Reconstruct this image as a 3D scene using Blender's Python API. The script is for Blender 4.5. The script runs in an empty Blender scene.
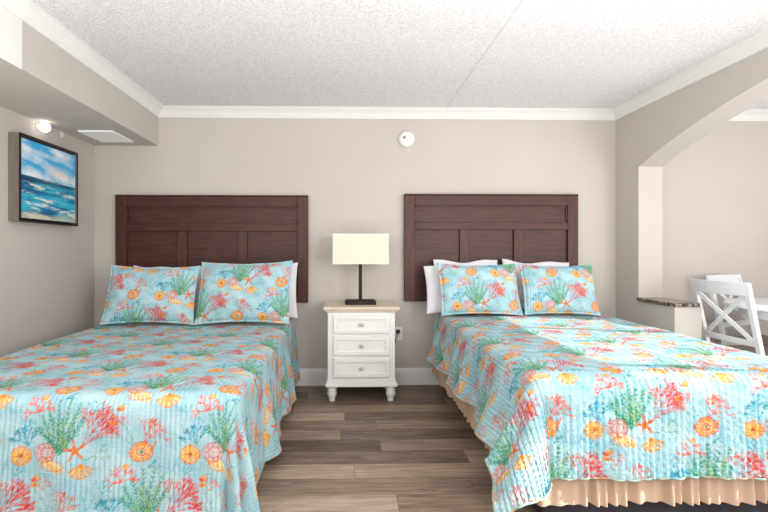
import bpy, bmesh, math, random
import numpy as np
from mathutils import Vector, Matrix
random.seed(7); rng = np.random.default_rng(5)
PI = math.pi
C = bpy.context.scene.collection

# ------------------------------------------------------------------ camera
F = 434.0; YAW = math.radians(1.2); CAMZ = 1.18
cam = bpy.data.cameras.new('camera'); co = bpy.data.objects.new('camera', cam); C.objects.link(co)
cam.sensor_width = 36; cam.lens = 36*F/768; cam.shift_x = 30/768; cam.shift_y = -6/768
cam.clip_start = .05
co.location = (0, 0, CAMZ); co.rotation_euler = (PI/2, 0, -YAW)
bpy.context.scene.camera = co
def at(px, py, Y):
    """point of the photograph on the plane y = Y"""
    a = (px-354)/F; b = (250-py)/F
    dx = math.sin(YAW)+a*math.cos(YAW); dy = math.cos(YAW)-a*math.sin(YAW)
    k = Y/dy
    return Vector((dx*k, Y, CAMZ+b*k))

# ------------------------------------------------------------------ helpers
def tag(o, label=None, cat=None, group=None, kind=None):
    if label: o['label'] = label
    if cat: o['category'] = cat
    if group: o['group'] = group
    if kind: o['kind'] = kind
    return o
def thing(name, label, cat, loc=(0,0,0), rot=(0,0,0), group=None):
    o = bpy.data.objects.new(name, None); C.objects.link(o)
    o.empty_display_size = .1; o.location = loc; o.rotation_euler = rot
    return tag(o, label, cat, group)
def obj(name, bm, mat, parent=None, smooth=False, bevel=0, seg=2):
    me = bpy.data.meshes.new(name); bm.normal_update(); bm.to_mesh(me); bm.free()
    me.materials.append(mat)
    if smooth:
        for p in me.polygons: p.use_smooth = True
    o = bpy.data.objects.new(name, me); C.objects.link(o)
    if parent: o.parent = parent
    if bevel:
        m = o.modifiers.new('bevel', 'BEVEL'); m.width = bevel; m.segments = seg; m.limit_method = 'ANGLE'; m.angle_limit = .6
        m.harden_normals = False
    return o
def B(): return bmesh.new()
def box(bm, x0, x1, y0, y1, z0, z1, mat=None):
    vs = [bm.verts.new(p) for p in ((x0,y0,z0),(x1,y0,z0),(x1,y1,z0),(x0,y1,z0),(x0,y0,z1),(x1,y0,z1),(x1,y1,z1),(x0,y1,z1))]
    if mat is not None:
        for v in vs: v.co = mat @ v.co
    for f in ((3,2,1,0),(4,5,6,7),(0,1,5,4),(1,2,6,5),(2,3,7,6),(3,0,4,7)): bm.faces.new([vs[i] for i in f])
    return bm
def bar(bm, p, q, w, d, up=(0,0,1), w2=None, d2=None):
    """a tapering square bar from p to q; w across, d along up-ish"""
    p = Vector(p); q = Vector(q); z = (q-p).normalized(); x = Vector(up).cross(z)
    if x.length < 1e-4: x = Vector((1,0,0))
    x.normalize(); y = z.cross(x)
    w2 = w2 or w; d2 = d2 or d
    vs = []
    for c, ww, dd in ((p,w,d),(q,w2,d2)):
        for sx, sy in ((-1,-1),(1,-1),(1,1),(-1,1)): vs.append(bm.verts.new(c+x*sx*ww/2+y*sy*dd/2))
    for f in ((3,2,1,0),(4,5,6,7),(0,1,5,4),(1,2,6,5),(2,3,7,6),(3,0,4,7)): bm.faces.new([vs[i] for i in f])
    return bm
def tube(bm, pts, r, n=8, closed=False):
    pts = [Vector(p) for p in pts]; rings = []
    N = len(pts)
    for i, p in enumerate(pts):
        a = pts[(i-1) % N] if (closed or i > 0) else p
        b = pts[(i+1) % N] if (closed or i < N-1) else p
        t = (b-a).normalized() if (b-a).length > 1e-9 else Vector((0,0,1))
        u = Vector((0,0,1)) if abs(t.z) < .9 else Vector((0,1,0))
        x = u.cross(t).normalized(); y = t.cross(x)
        rings.append([bm.verts.new(p + r*(math.cos(2*PI*k/n)*x + math.sin(2*PI*k/n)*y)) for k in range(n)])
    m = N if closed else N-1
    for i in range(m):
        A = rings[i]; D = rings[(i+1) % N]
        for k in range(n): bm.faces.new((A[k], A[(k+1)%n], D[(k+1)%n], D[k]))
    if not closed:
        bm.faces.new(rings[0][::-1]); bm.faces.new(rings[-1])
    return bm
def lathe(bm, prof, c=(0,0,0), n=24, axis='z'):
    c = Vector(c); rings = []
    for r, h in prof:
        ring = []
        for k in range(n):
            a = 2*PI*k/n
            if axis == 'z': v = Vector((r*math.cos(a), r*math.sin(a), h))
            elif axis == 'y': v = Vector((r*math.cos(a), -h, r*math.sin(a)))   # grows towards -y
            else: v = Vector((h, r*math.cos(a), r*math.sin(a)))
            ring.append(bm.verts.new(c+v))
        rings.append(ring)
    for i in range(len(rings)-1):
        A, D = rings[i], rings[i+1]
        for k in range(n): bm.faces.new((A[k], A[(k+1)%n], D[(k+1)%n], D[k]))
    bm.faces.new(rings[0][::-1]); bm.faces.new(rings[-1])
    return bm
def prism(bm, poly, ax, a, b):
    """poly in the two other axes, extruded along ax from a to b"""
    def P(u, v, w):
        return {'x': (w,u,v), 'y': (u,w,v), 'z': (u,v,w)}[ax]
    A = [bm.verts.new(P(u,v,a)) for u,v in poly]; D = [bm.verts.new(P(u,v,b)) for u,v in poly]
    n = len(poly)
    bm.faces.new(A[::-1]); bm.faces.new(D)
    for i in range(n): bm.faces.new((A[i], A[(i+1)%n], D[(i+1)%n], D[i]))
    bmesh.ops.recalc_face_normals(bm, faces=bm.faces[:])
    return bm
def lin(c):
    c = np.asarray(c, float)/255.
    return np.where(c <= .04045, c/12.92, ((c+.055)/1.055)**2.4)

# ------------------------------------------------------------------ materials
def mat(name, rgb, rough=.6, spec=.4, metal=0):
    m = bpy.data.materials.new(name); m.use_nodes = True
    b = m.node_tree.nodes['Principled BSDF']
    b.inputs['Base Color'].default_value = (*lin(rgb), 1)
    b.inputs['Roughness'].default_value = rough; b.inputs['Metallic'].default_value = metal
    b.inputs['Specular IOR Level'].default_value = spec
    return m
def nd(m, t, **k):
    n = m.node_tree.nodes.new(t)
    for a, v in k.items(): setattr(n, a, v)
    return n
def lk(m, a, b): m.node_tree.links.new(a, b)
def bsdf(m): return m.node_tree.nodes['Principled BSDF']
def coords(m, scale=(1,1,1), kind='Object'):
    tc = nd(m, 'ShaderNodeTexCoord'); mp = nd(m, 'ShaderNodeMapping'); mp.inputs['Scale'].default_value = scale
    lk(m, tc.outputs[kind], mp.inputs['Vector']); return mp.outputs['Vector']
def math_(m, op, a, b=None):
    n = nd(m, 'ShaderNodeMath', operation=op)
    for i, v in enumerate((a, b)):
        if v is None: continue
        if isinstance(v, (int, float)): n.inputs[i].default_value = v
        else: lk(m, v, n.inputs[i])
    return n.outputs[0]
def mottled(name, c1, c2, scale=3, rough=.6, spec=.4, stretch=(1,1,1), bump=0, bscale=40, bdist=.002, detail=4):
    m = mat(name, c1, rough, spec)
    v = coords(m, stretch)
    n = nd(m, 'ShaderNodeTexNoise'); n.inputs['Scale'].default_value = scale; n.inputs['Detail'].default_value = detail
    lk(m, v, n.inputs['Vector'])
    r = nd(m, 'ShaderNodeValToRGB'); r.color_ramp.elements[0].position = .3; r.color_ramp.elements[1].position = .7
    r.color_ramp.elements[0].color = (*lin(c1), 1); r.color_ramp.elements[1].color = (*lin(c2), 1)
    lk(m, n.outputs['Fac'], r.inputs['Fac']); lk(m, r.outputs['Color'], bsdf(m).inputs['Base Color'])
    if bump:
        n2 = nd(m, 'ShaderNodeTexNoise'); n2.inputs['Scale'].default_value = bscale; n2.inputs['Detail'].default_value = 3
        lk(m, v, n2.inputs['Vector'])
        bp = nd(m, 'ShaderNodeBump'); bp.inputs['Strength'].default_value = bump; bp.inputs['Distance'].default_value = bdist
        lk(m, n2.outputs['Fac'], bp.inputs['Height']); lk(m, bp.outputs['Normal'], bsdf(m).inputs['Normal'])
    return m
M_wall = mottled('wall_paint', (196,189,182), (200,193,186), 2, .75, .2, bump=.25, bscale=160, bdist=.001)
M_trim = mottled('trim_paint', (228,228,225), (232,232,229), 3, .45, .3)
M_white = mottled('white_paint', (232,232,228), (238,238,234), 5, .4, .4)
M_chair = mottled('chair_paint', (226,230,234), (234,236,240), 5, .4, .4)
M_plastic = mottled('white_plastic', (232,232,228), (236,236,232), 8, .35, .5)
M_head = mottled('mahogany', (54,26,22), (82,43,35), 5, .42, .35, (1.2,12,9), bump=.2, bscale=30, bdist=.0006)
M_headv = mottled('mahogany_upright', (58,28,24), (84,45,37), 5, .42, .35, (9,12,1.2), bump=.2, bscale=30, bdist=.0006)
M_top = mottled('limed_wood', (204,190,170), (222,208,190), 5, .45, .4, (2,14,14))
M_bronze = mottled('dark_bronze', (30,20,18), (46,32,28), 12, .5, .25)
M_shade = mottled('linen_shade', (226,217,198), (232,224,206), 60, .9, .1)
M_linen = mottled('white_linen', (226,226,230), (236,236,240), 5, .85, .1, bump=.3, bscale=14, bdist=.01)
M_skirt = mottled('beige_skirt', (190,162,140), (202,175,154), 6, .8, .15)
M_base = mottled('dark_bed_base', (56,54,60), (66,64,70), 12, .8, .2)
M_matt = mottled('mattress_ticking', (220,220,220), (230,230,230), 8, .9, .1)
M_nickel = mottled('brushed_knob', (180,178,172), (200,198,192), 20, .3, .5)
M_black = mottled('black_rubber', (20,20,20), (28,28,28), 12, .5, .4)
M_frame = mottled('taupe_frame', (112,102,94), (130,120,110), 4, .5, .3, (9,9,1))
M_fdark = mottled('dark_frame_lip', (26,24,28), (38,35,38), 8, .45, .3)
M_seat = mottled('grey_wood_seat', (126,112,102), (150,134,122), 6, .5, .3, (12,2,2))
M_grille = mottled('vent_enamel', (246,246,244), (250,250,248), 8, .5, .3)

# granite
M_gran = mat('granite', (70,60,54), .15, .5)
v = coords(M_gran); vo = nd(M_gran, 'ShaderNodeTexVoronoi'); vo.inputs['Scale'].default_value = 90; lk(M_gran, v, vo.inputs['Vector'])
r = nd(M_gran, 'ShaderNodeValToRGB'); lk(M_gran, vo.outputs['Color'], r.inputs['Fac'])
for p, c in ((0,(30,26,24)),(.35,(62,48,40)),(.6,(112,92,76)),(.85,(178,160,142))):
    e = r.color_ramp.elements.new(p) if p not in (0,) else r.color_ramp.elements[0]
    e.color = (*lin(c), 1)
r.color_ramp.elements[-1].color = (*lin((120,100,84)), 1)
lk(M_gran, r.outputs['Color'], bsdf(M_gran).inputs['Base Color'])

# ceiling: popcorn relief, smoother to the right of the seam
M_ceil = mat('popcorn_ceiling', (232,231,232), .9, .1)
v = coords(M_ceil)
n1 = nd(M_ceil, 'ShaderNodeTexNoise'); n1.inputs['Scale'].default_value = 75; n1.inputs['Detail'].default_value = 3; n1.inputs['Roughness'].default_value = .65
lk(M_ceil, v, n1.inputs['Vector'])
sx = nd(M_ceil, 'ShaderNodeSeparateXYZ'); lk(M_ceil, v, sx.inputs[0])
mr = nd(M_ceil, 'ShaderNodeMapRange'); lk(M_ceil, sx.outputs['X'], mr.inputs['Value'])
mr.inputs['From Min'].default_value = -.6; mr.inputs['From Max'].default_value = 1.0; mr.inputs['To Min'].default_value = 1.0; mr.inputs['To Max'].default_value = .3
bp = nd(M_ceil, 'ShaderNodeBump'); bp.inputs['Distance'].default_value = .012
lk(M_ceil, mr.outputs['Result'], bp.inputs['Strength']); lk(M_ceil, n1.outputs['Fac'], bp.inputs['Height']); lk(M_ceil, bp.outputs['Normal'], bsdf(M_ceil).inputs['Normal'])
rc = nd(M_ceil, 'ShaderNodeValToRGB'); lk(M_ceil, n1.outputs['Fac'], rc.inputs['Fac'])
rc.color_ramp.elements[0].position = .35; rc.color_ramp.elements[1].position = .6
rc.color_ramp.elements[0].color = (*lin((218,218,222)),1); rc.color_ramp.elements[1].color = (*lin((244,243,245)),1)
lk(M_ceil, rc.outputs['Color'], bsdf(M_ceil).inputs['Base Color'])

# vinyl planks running left-right
M_floor = mat('vinyl_planks', (110,95,84), .42, .35)
v = coords(M_floor); s = nd(M_floor, 'ShaderNodeSeparateXYZ'); lk(M_floor, v, s.inputs[0])
PW, PL = .152, 1.22
yy = math_(M_floor, 'DIVIDE', math_(M_floor, 'ADD', s.outputs['Y'], .04), PW); row = math_(M_floor, 'FLOOR', yy)
wn = nd(M_floor, 'ShaderNodeTexWhiteNoise', noise_dimensions='1D'); lk(M_floor, row, wn.inputs['W'])
xx = math_(M_floor, 'ADD', math_(M_floor, 'DIVIDE', s.outputs['X'], PL), wn.outputs['Value']); colm = math_(M_floor, 'FLOOR', xx)
cb = nd(M_floor, 'ShaderNodeCombineXYZ'); lk(M_floor, row, cb.inputs[0]); lk(M_floor, colm, cb.inputs[1])
w2 = nd(M_floor, 'ShaderNodeTexWhiteNoise', noise_dimensions='2D'); lk(M_floor, cb.outputs[0], w2.inputs['Vector'])
mp = nd(M_floor, 'ShaderNodeMapping'); mp.inputs['Scale'].default_value = (2.2, 26, 1); lk(M_floor, v, mp.inputs['Vector'])
ofs = nd(M_floor, 'ShaderNodeVectorMath', operation='MULTIPLY_ADD'); lk(M_floor, w2.outputs['Color'], ofs.inputs[0]); ofs.inputs[1].default_value = (30,30,30); lk(M_floor, mp.outputs[0], ofs.inputs[2])
g1 = nd(M_floor, 'ShaderNodeTexNoise'); g1.inputs['Scale'].default_value = 1.6; g1.inputs['Detail'].default_value = 8; g1.inputs['Roughness'].default_value = .68; g1.inputs['Distortion'].default_value = .6
lk(M_floor, ofs.outputs[0], g1.inputs['Vector'])
tone = math_(M_floor, 'ADD', math_(M_floor, 'MULTIPLY', w2.outputs['Value'], .5), math_(M_floor, 'MULTIPLY', g1.outputs['Fac'], 1.0))
r = nd(M_floor, 'ShaderNodeValToRGB'); lk(M_floor, math_(M_floor, 'MULTIPLY', tone, .78), r.inputs['Fac'])
els = r.color_ramp.elements
els[0].position = .22; els[0].color = (*lin((60,46,40)),1); els[1].position = .85; els[1].color = (*lin((186,166,144)),1)
e = els.new(.45); e.color = (*lin((100,84,75)),1); e = els.new(.65); e.color = (*lin((146,127,110)),1)
fy = math_(M_floor, 'FRACT', yy); fx = math_(M_floor, 'FRACT', xx)
gy = math_(M_floor, 'LESS_THAN', fy, .02); gx = math_(M_floor, 'LESS_THAN', fx, .0022)
gap = math_(M_floor, 'MAXIMUM', gy, gx)
mx = nd(M_floor, 'ShaderNodeMix', data_type='RGBA'); lk(M_floor, math_(M_floor, 'MULTIPLY', gap, .65), mx.inputs['Factor'])
lk(M_floor, r.outputs['Color'], mx.inputs['A']); mx.inputs['B'].default_value = (*lin((48,38,34)),1)
lk(M_floor, mx.outputs['Result'], bsdf(M_floor).inputs['Base Color'])
bp = nd(M_floor, 'ShaderNodeBump'); bp.inputs['Strength'].default_value = .3; bp.inputs['Distance'].default_value = .001
lk(M_floor, math_(M_floor, 'SUBTRACT', g1.outputs['Fac'], gap), bp.inputs['Height']); lk(M_floor, bp.outputs['Normal'], bsdf(M_floor).inputs['Normal'])

def painted(name, rough=.8, ribs=None, strength=.5, dist=.004, spec=.15):
    """woven colour lives in the cloth (colour attribute 'dye'); quilting channels come from UVs in metres"""
    m = mat(name, (180,210,210), rough, spec)
    a = nd(m, 'ShaderNodeAttribute', attribute_name='dye'); lk(m, a.outputs['Color'], bsdf(m).inputs['Base Color'])
    if ribs:
        uv = nd(m, 'ShaderNodeUVMap'); uv.uv_map = 'UVMap'
        s = nd(m, 'ShaderNodeSeparateXYZ'); lk(m, uv.outputs['UV'], s.inputs[0])
        nz = nd(m, 'ShaderNodeTexNoise'); nz.inputs['Scale'].default_value = 7; lk(m, uv.outputs['UV'], nz.inputs['Vector'])
        uu = math_(m, 'ADD', s.outputs['X'], math_(m, 'MULTIPLY', nz.outputs['Fac'], .02))
        w = math_(m, 'ABSOLUTE', math_(m, 'SINE', math_(m, 'MULTIPLY', uu, PI/ribs)))
        w = math_(m, 'POWER', w, .6)
        mp = nd(m, 'ShaderNodeMapping'); mp.inputs['Scale'].default_value = (30,110,1); lk(m, uv.outputs['UV'], mp.inputs['Vector'])
        n2 = nd(m, 'ShaderNodeTexNoise'); n2.inputs['Scale'].default_value = 1; n2.inputs['Detail'].default_value = 2; lk(m, mp.outputs[0], n2.inputs['Vector'])
        hgt = math_(m, 'ADD', math_(m, 'MULTIPLY', w, .6), math_(m, 'MULTIPLY', n2.outputs['Fac'], .9))
        bp = nd(m, 'ShaderNodeBump'); bp.inputs['Strength'].default_value = strength; bp.inputs['Distance'].default_value = dist
        lk(m, hgt, bp.inputs['Height']); lk(m, bp.outputs['Normal'], bsdf(m).inputs['Normal'])
    return m
M_quilt = painted('coral_reef_quilt', ribs=.019, strength=.75, dist=.005)
M_sham = painted('coral_reef_sham', ribs=.019, strength=.6, dist=.005)
M_paint = painted('seascape_paint', rough=.4, spec=.3)
M_bind = mottled('quilt_binding', (196,150,110), (110,180,172), 22, .8, .1)

# ------------------------------------------------------------------ the printed cloth: coral reef repeat, 0.72 x 0.60 m
TW, TH, RES = .66, .54, .00125
W, H = int(TW/RES), int(TH/RES)
img = np.empty((H, W, 3)); yy_, xx_ = np.mgrid[0:H, 0:W]
base = lin((178,210,217)); base2 = lin((152,195,205))
nz = sum(np.sin(2*PI*(i*xx_/W + j*yy_/H)+ph)*a for i, j, ph, a in ((1,2,.3,.3),(3,-1,1.1,.25),(2,5,2.,.2),(7,3,.7,.15),(5,-8,3.,.12)))
img[:] = base + (base2-base)*np.clip(.5+nz, 0, 1)[..., None]
r8 = np.random.default_rng(3)
wc = sum(np.sin(2*PI*(i*xx_/W+j*yy_/H)+p)*1.0 for i, j, p in [(int(r8.integers(-60,60)), int(r8.integers(-50,50)), r8.uniform(0,6)) for _ in range(14)])
wc = np.clip(.93+.11*wc, .45, 1)
def dab(cx, cy, rad, mask_fn, color, alpha):
    x0, x1 = int((cx-rad)/RES)-1, int((cx+rad)/RES)+2; y0, y1 = int((cy-rad)/RES)-1, int((cy+rad)/RES)+2
    ys = np.arange(y0, y1); xs = np.arange(x0, x1)
    X, Y = np.meshgrid(xs*RES, ys*RES); a = np.clip(mask_fn(X, Y), 0, 1)*alpha
    ix = np.ix_(ys % H, xs % W)
    a = a*wc[ix]
    img[ix] = img[ix]*(1-a[..., None]) + np.asarray(color)*a[..., None]
def seg(p, q, w, col, alpha=.9):
    (ax, ay), (bx, by) = p, q
    dx, dy = bx-ax, by-ay; L2 = dx*dx+dy*dy+1e-12
    def m(X, Y):
        t = np.clip(((X-ax)*dx+(Y-ay)*dy)/L2, 0, 1)
        return (w/2*(1-.35*t) - np.hypot(X-ax-t*dx, Y-ay-t*dy))/.0012+.5
    dab((ax+bx)/2, (ay+by)/2, math.sqrt(L2)/2+w, m, col, alpha)
def disc(cx, cy, rx, ry, col, alpha=.9, rot=0, soft=.002):
    c, s_ = math.cos(rot), math.sin(rot)
    def m(X, Y):
        u = (X-cx)*c+(Y-cy)*s_; w_ = -(X-cx)*s_+(Y-cy)*c
        return (1-np.hypot(u/rx, w_/ry))*min(rx, ry)/soft+.3
    dab(cx, cy, max(rx, ry)+.004, m, col, alpha)
def ring(cx, cy, r_, w, col, alpha=.9, sq=1, a0=0, a1=2*PI):
    n = 18
    P = [(cx+r_*math.cos(a0+(a1-a0)*k/n), cy+r_*sq*math.sin(a0+(a1-a0)*k/n)) for k in range(n+1)]
    for k in range(n): seg(P[k], P[k+1], w, col, alpha)
Cc = {k: lin(v) for k, v in dict(green=(54,150,112), dgreen=(18,108,84), lime=(140,172,96), teal=(20,150,168), dteal=(10,112,140), sky=(90,180,205),
     red=(214,46,42), crim=(194,28,50), coral=(232,96,72), pink=(240,156,128), orange=(224,112,22), amber=(232,156,48), yellow=(248,206,118), cream=(250,226,178), rust=(176,56,22)).items()}
def branch(x, y, ang, ln, w, depth, cols, R, spread_=.5, shrink=.76, alpha=.9):
    if depth == 0 or ln < .004: return
    x2, y2 = x+ln*math.cos(ang), y+ln*math.sin(ang)
    seg((x, y), (x2, y2), w, Cc[R.choice(cols)], alpha)
    k = 3 if R.random() < .3 else 2
    for i in range(k):
        a = ang + (i-(k-1)/2)*spread_*(2/(k-1) if k > 1 else 1)*.9 + R.uniform(-.2, .2)
        branch(x2, y2, a, ln*shrink*R.uniform(.8, 1.1), max(w*.85, .0022), depth-1, cols, R, spread_, shrink, alpha)
def fronds(x, y, ang, ln, n, cols, R, w=.0034, leaf=.016, lean=.0, alpha=.92):
    """a feathery frond: stem with paired leaves"""
    px, py = x, y
    for i in range(n):
        a = ang + lean*i/n
        qx, qy = px+ln/n*math.cos(a), py+ln/n*math.sin(a)
        seg((px, py), (qx, qy), w, Cc[cols[0]], alpha)
        l = leaf*(1-.55*i/n)
        for sd in (-1, 1):
            aa = a+sd*R.uniform(.45, .75)
            seg((qx, qy), (qx+l*math.cos(aa), qy+l*math.sin(aa)), w*1.15, Cc[R.choice(cols)], alpha)
        px, py = qx, qy
def shell_disc(x, y, r_, R, col='orange'):
    disc(x, y, r_, r_*.95, Cc['amber'], .9); disc(x-r_*.1, y+r_*.1, r_*.85, r_*.75, Cc['yellow'], .62, soft=.012)
    for k in range(13):
        a = 2*PI*k/13+.2
        seg((x+.2*r_*math.cos(a), y+.2*r_*math.sin(a)), (x+.92*r_*math.cos(a), y+.92*r_*math.sin(a)), .003, Cc[col if k % 2 else 'rust'], .8)
    ring(x, y, r_, .0035, Cc[col], .9, .95); disc(x, y, r_*.2, r_*.2, Cc['rust'], .85)
def nautilus(x, y, r_, R):
    disc(x, y, r_, r_*.85, Cc['amber'], .95, .4); disc(x, y, r_*.65, r_*.5, Cc['cream'], .6, .4, .006)
    for k in range(15):
        a = 2*PI*k/15
        seg((x+.3*r_*math.cos(a), y+.26*r_*math.sin(a)), (x+r_*math.cos(a+.35), y+.86*r_*math.sin(a+.35)), .0032, Cc['red' if k % 3 else 'orange'], .85)
    ring(x, y, r_, .0038, Cc['red'], .85, .88); ring(x, y, r_*.36, .003, Cc['rust'], .8, .9); disc(x, y, r_*.2, r_*.2, Cc['green'], .95)
    seg((x+r_*.9, y+r_*.2), (x+r_*1.3, y+r_*.95), .012, Cc['orange'], .8)
def fan_shell(x, y, r_, ang, R):
    for k in range(11):
        a = ang-1.15+2.3*k/10
        seg((x, y), (x+r_*math.cos(a), y+r_*math.sin(a)), r_*.24, Cc['yellow' if k % 2 else 'amber'], .9)
    for k in range(7):
        a = ang-1.1+2.2*k/6
        seg((x, y), (x+r_*math.cos(a), y+r_*math.sin(a)), .0026, Cc['orange'], .8)
    ring(x, y, r_*1.02, .0036, Cc['orange'], .9, 1, ang-1.2, ang+1.2)
def star(x, y, r_, ang):
    for k in range(5):
        a = ang+2*PI*k/5
        seg((x, y), (x+r_*math.cos(a), y+r_*math.sin(a)), .014, Cc['orange'], .95)
    disc(x, y, .008, .008, Cc['amber'], .8)
    for k in range(5):
        a = ang+2*PI*k/5
        seg((x, y), (x+r_*.7*math.cos(a), y+r_*.7*math.sin(a)), .003, Cc['rust'], .7)
def motif_main(x, y, sd):
    R = random.Random(sd)
    # pale wash of leaves behind
    for a in (1.0, 1.35, 1.9): fronds(x+.03, y+.05, a, .17, 9, ['sky', 'teal'], R, .003, .02, .2, .45)
    # teal weed, upper left
    for a in (1.1, 1.6, 2.0, 2.5): branch(x-.125, y+.045, a, .028, .006, 4, ['teal', 'dteal', 'sky'], R, .38, .75)
    # green fern fan
    for a, l in ((2.4,.13),(2.15,.16),(1.9,.18),(1.65,.20),(1.4,.21),(1.15,.20),(.9,.16)):
        fronds(x, y+.01, a, l, 11, ['green', 'dgreen', 'green', 'lime'], R, .0042, .027, (1.4-a)*.35)
    for a, l in ((1.85,.12),(1.25,.13),(1.6,.11)): fronds(x+.015, y+.03, a, l, 8, ['lime', 'green', 'dgreen'], R, .004, .022, .1)
    # red coral, upper right
    for a in (.6, .8, 1.05): branch(x+.08, y+.035, a, .040, .0045, 6, ['red', 'crim', 'red', 'coral'], R, .27, .88)
    # thin green weed, right
    branch(x+.10, y-.01, .35, .035, .004, 4, ['lime', 'green'], R, .6, .8, .8)
    # conch, shells, starfish
    disc(x-.03, y-.035, .055, .02, Cc['yellow'], .9, -.35, .004); ring(x-.03, y-.035, .05, .004, Cc['orange'], .85, .4)
    for k in range(6): seg((x-.075+.017*k, y-.02-.005*k), (x-.065+.017*k, y-.045-.004*k), .004, Cc['red' if k%2 else 'rust'], .8)
    disc(x-.06, y+.015, .042, .036, Cc['pink'], .5, 0, .012); ring(x-.06, y+.015, .042, .005, Cc['red'], .85, .85)
    ring(x-.055, y+.015, .024, .004, Cc['crim'], .8, .8); 
    for k in range(8): disc(x-.06+.03*math.cos(k*.8), y+.015+.026*math.sin(k*.8), .005, .005, Cc['red'], .8)
    shell_disc(x-.15, y+.005, .039, R)
    fan_shell(x+.085, y-.03, .05, -1.45, R)
    star(x+.06, y+.025, .042, .5)
    disc(x-.095, y-.085, .018, .013, Cc['amber'], .95, .3); disc(x-.105, y-.09, .009, .008, Cc['red'], .85)
    seg((x-.09, y-.07), (x-.06, y-.065), .006, Cc['lime'], .6)
    # pink sprig above left
    bx, by = x-.085, y+.205
    for a in (.3, 1.2, 2.1, 3.3): 
        branch(bx, by-.03, a, .03, .006, 3, ['coral', 'coral'], R, .7, .75)
    for k in range(7): disc(bx+R.uniform(-.05,.05), by+R.uniform(-.035,.035), .008, .007, Cc['coral'], .75)
def motif_shell(x, y, sd):
    R = random.Random(sd)
    for a in (2.0, 2.5): fronds(x-.02, y+.02, a, .12, 8, ['green', 'sky', 'green'], R, .0025, .017, .2, .6)
    for a in (1.3, 1.0, .75): branch(x+.01, y+.03, a, .035, .005, 4, ['red', 'coral', 'orange'], R, .4, .85)
    nautilus(x, y, .045, R)
    disc(x-.055, y-.055, .014, .012, Cc['amber'], .95); disc(x-.055, y-.055, .007, .006, Cc['yellow'], .9)
    seg((x+.03, y-.06), (x+.06, y-.03), .009, Cc['teal'], .8); seg((x+.035, y-.06), (x+.055, y-.055), .006, Cc['dteal'], .8)
motif_main(.2, .2, 1); motif_main(.53, .47, 2)
motif_shell(.515, .215, 3); motif_shell(.185, .485, 4)
R = random.Random(11)
for (x, y) in ((.33,.28),(.64,.26),(.36,.52),(.02,.52),(.36,.09),(.0,.20),(.64,.40),(.30,.40)):
    for a in (1.0, 1.7, 2.4): fronds(x, y, a, .07, 6, ['sky', 'green', 'teal'], R, .0026, .014, .2, .5)
for (x, y) in ((.46,.34),(.10,.04),(.64,.06),(.29,.33)):
    for a in (.8, 1.5, 2.2): branch(x, y, a, .018, .0038, 4, ['coral', 'red', 'orange'], R, .5, .8, .75)
for (x, y) in ((.43,.36),(.07,.06)): disc(x, y, .013, .010, Cc['amber'], .9); disc(x, y, .006, .005, Cc['rust'], .7)
for (x, y) in ((.40,.03),(.04,.33),(.36,.40),(.0,.10)):
    for a in (.6, 1.2, 1.9): branch(x, y, a, .022, .0045, 3, ['sky', 'teal'], R, .5, .8, .7)
def cloth_color(u, v):
    fx = (u/RES) % W; fy = (v/RES) % H
    x0 = np.floor(fx).astype(int) % W; y0 = np.floor(fy).astype(int) % H
    x1 = (x0+1) % W; y1 = (y0+1) % H; ax = (fx-np.floor(fx))[..., None]; ay = (fy-np.floor(fy))[..., None]
    return (img[y0,x0]*(1-ax)+img[y0,x1]*ax)*(1-ay)+(img[y1,x0]*(1-ax)+img[y1,x1]*ax)*ay

def grid_mesh(name, P, material, parent=None, col=None, uv=None, wrap=False):
    """P: (n, m, 3) array of points -> smooth grid mesh with dye and UVs"""
    n, m_ = P.shape[:2]; me = bpy.data.meshes.new(name)
    idx = np.arange(n*m_).reshape(n, m_)
    q = np.stack([idx[:-1,:-1], idx[:-1,1:], idx[1:,1:], idx[1:,:-1]], -1).reshape(-1, 4)
    me.vertices.add(n*m_); me.vertices.foreach_set('co', P.reshape(-1).astype(np.float32))
    me.loops.add(q.size); me.loops.foreach_set('vertex_index', q.reshape(-1).astype(np.int32))
    me.polygons.add(len(q)); me.polygons.foreach_set('loop_start', np.arange(0, q.size, 4, dtype=np.int32))
    me.update(calc_edges=True); me.validate()
    me.polygons.foreach_set('use_smooth', np.ones(len(q), bool))
    if uv is not None:
        l = me.uv_layers.new(name='UVMap'); l.data.foreach_set('uv', uv.reshape(-1, 2)[q.reshape(-1)].reshape(-1).astype(np.float32))
    if col is not None:
        a = me.color_attributes.new('dye', 'FLOAT_COLOR', 'POINT')
        c4 = np.ones((n*m_, 4), np.float32); c4[:, :3] = col.reshape(-1, 3); a.data.foreach_set('color', c4.reshape(-1))
    me.materials.append(material)
    o = bpy.data.objects.new(name, me); C.objects.link(o)
    if parent: o.parent = parent
    return o

def sst(x): x = np.clip(x, 0, 1); return x*x*(3-2*x)
def wob(u, v, seed=0, amp=1.):
    r_ = np.random.default_rng(seed); out = 0*u
    for k in range(9):
        f = r_.uniform(2, 16, 2); out = out + np.sin(f[0]*u+f[1]*v*r_.choice([-1,1])+r_.uniform(0, 6))/(1+.12*(f[0]+f[1]))
    return out*amp/2.2

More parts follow.
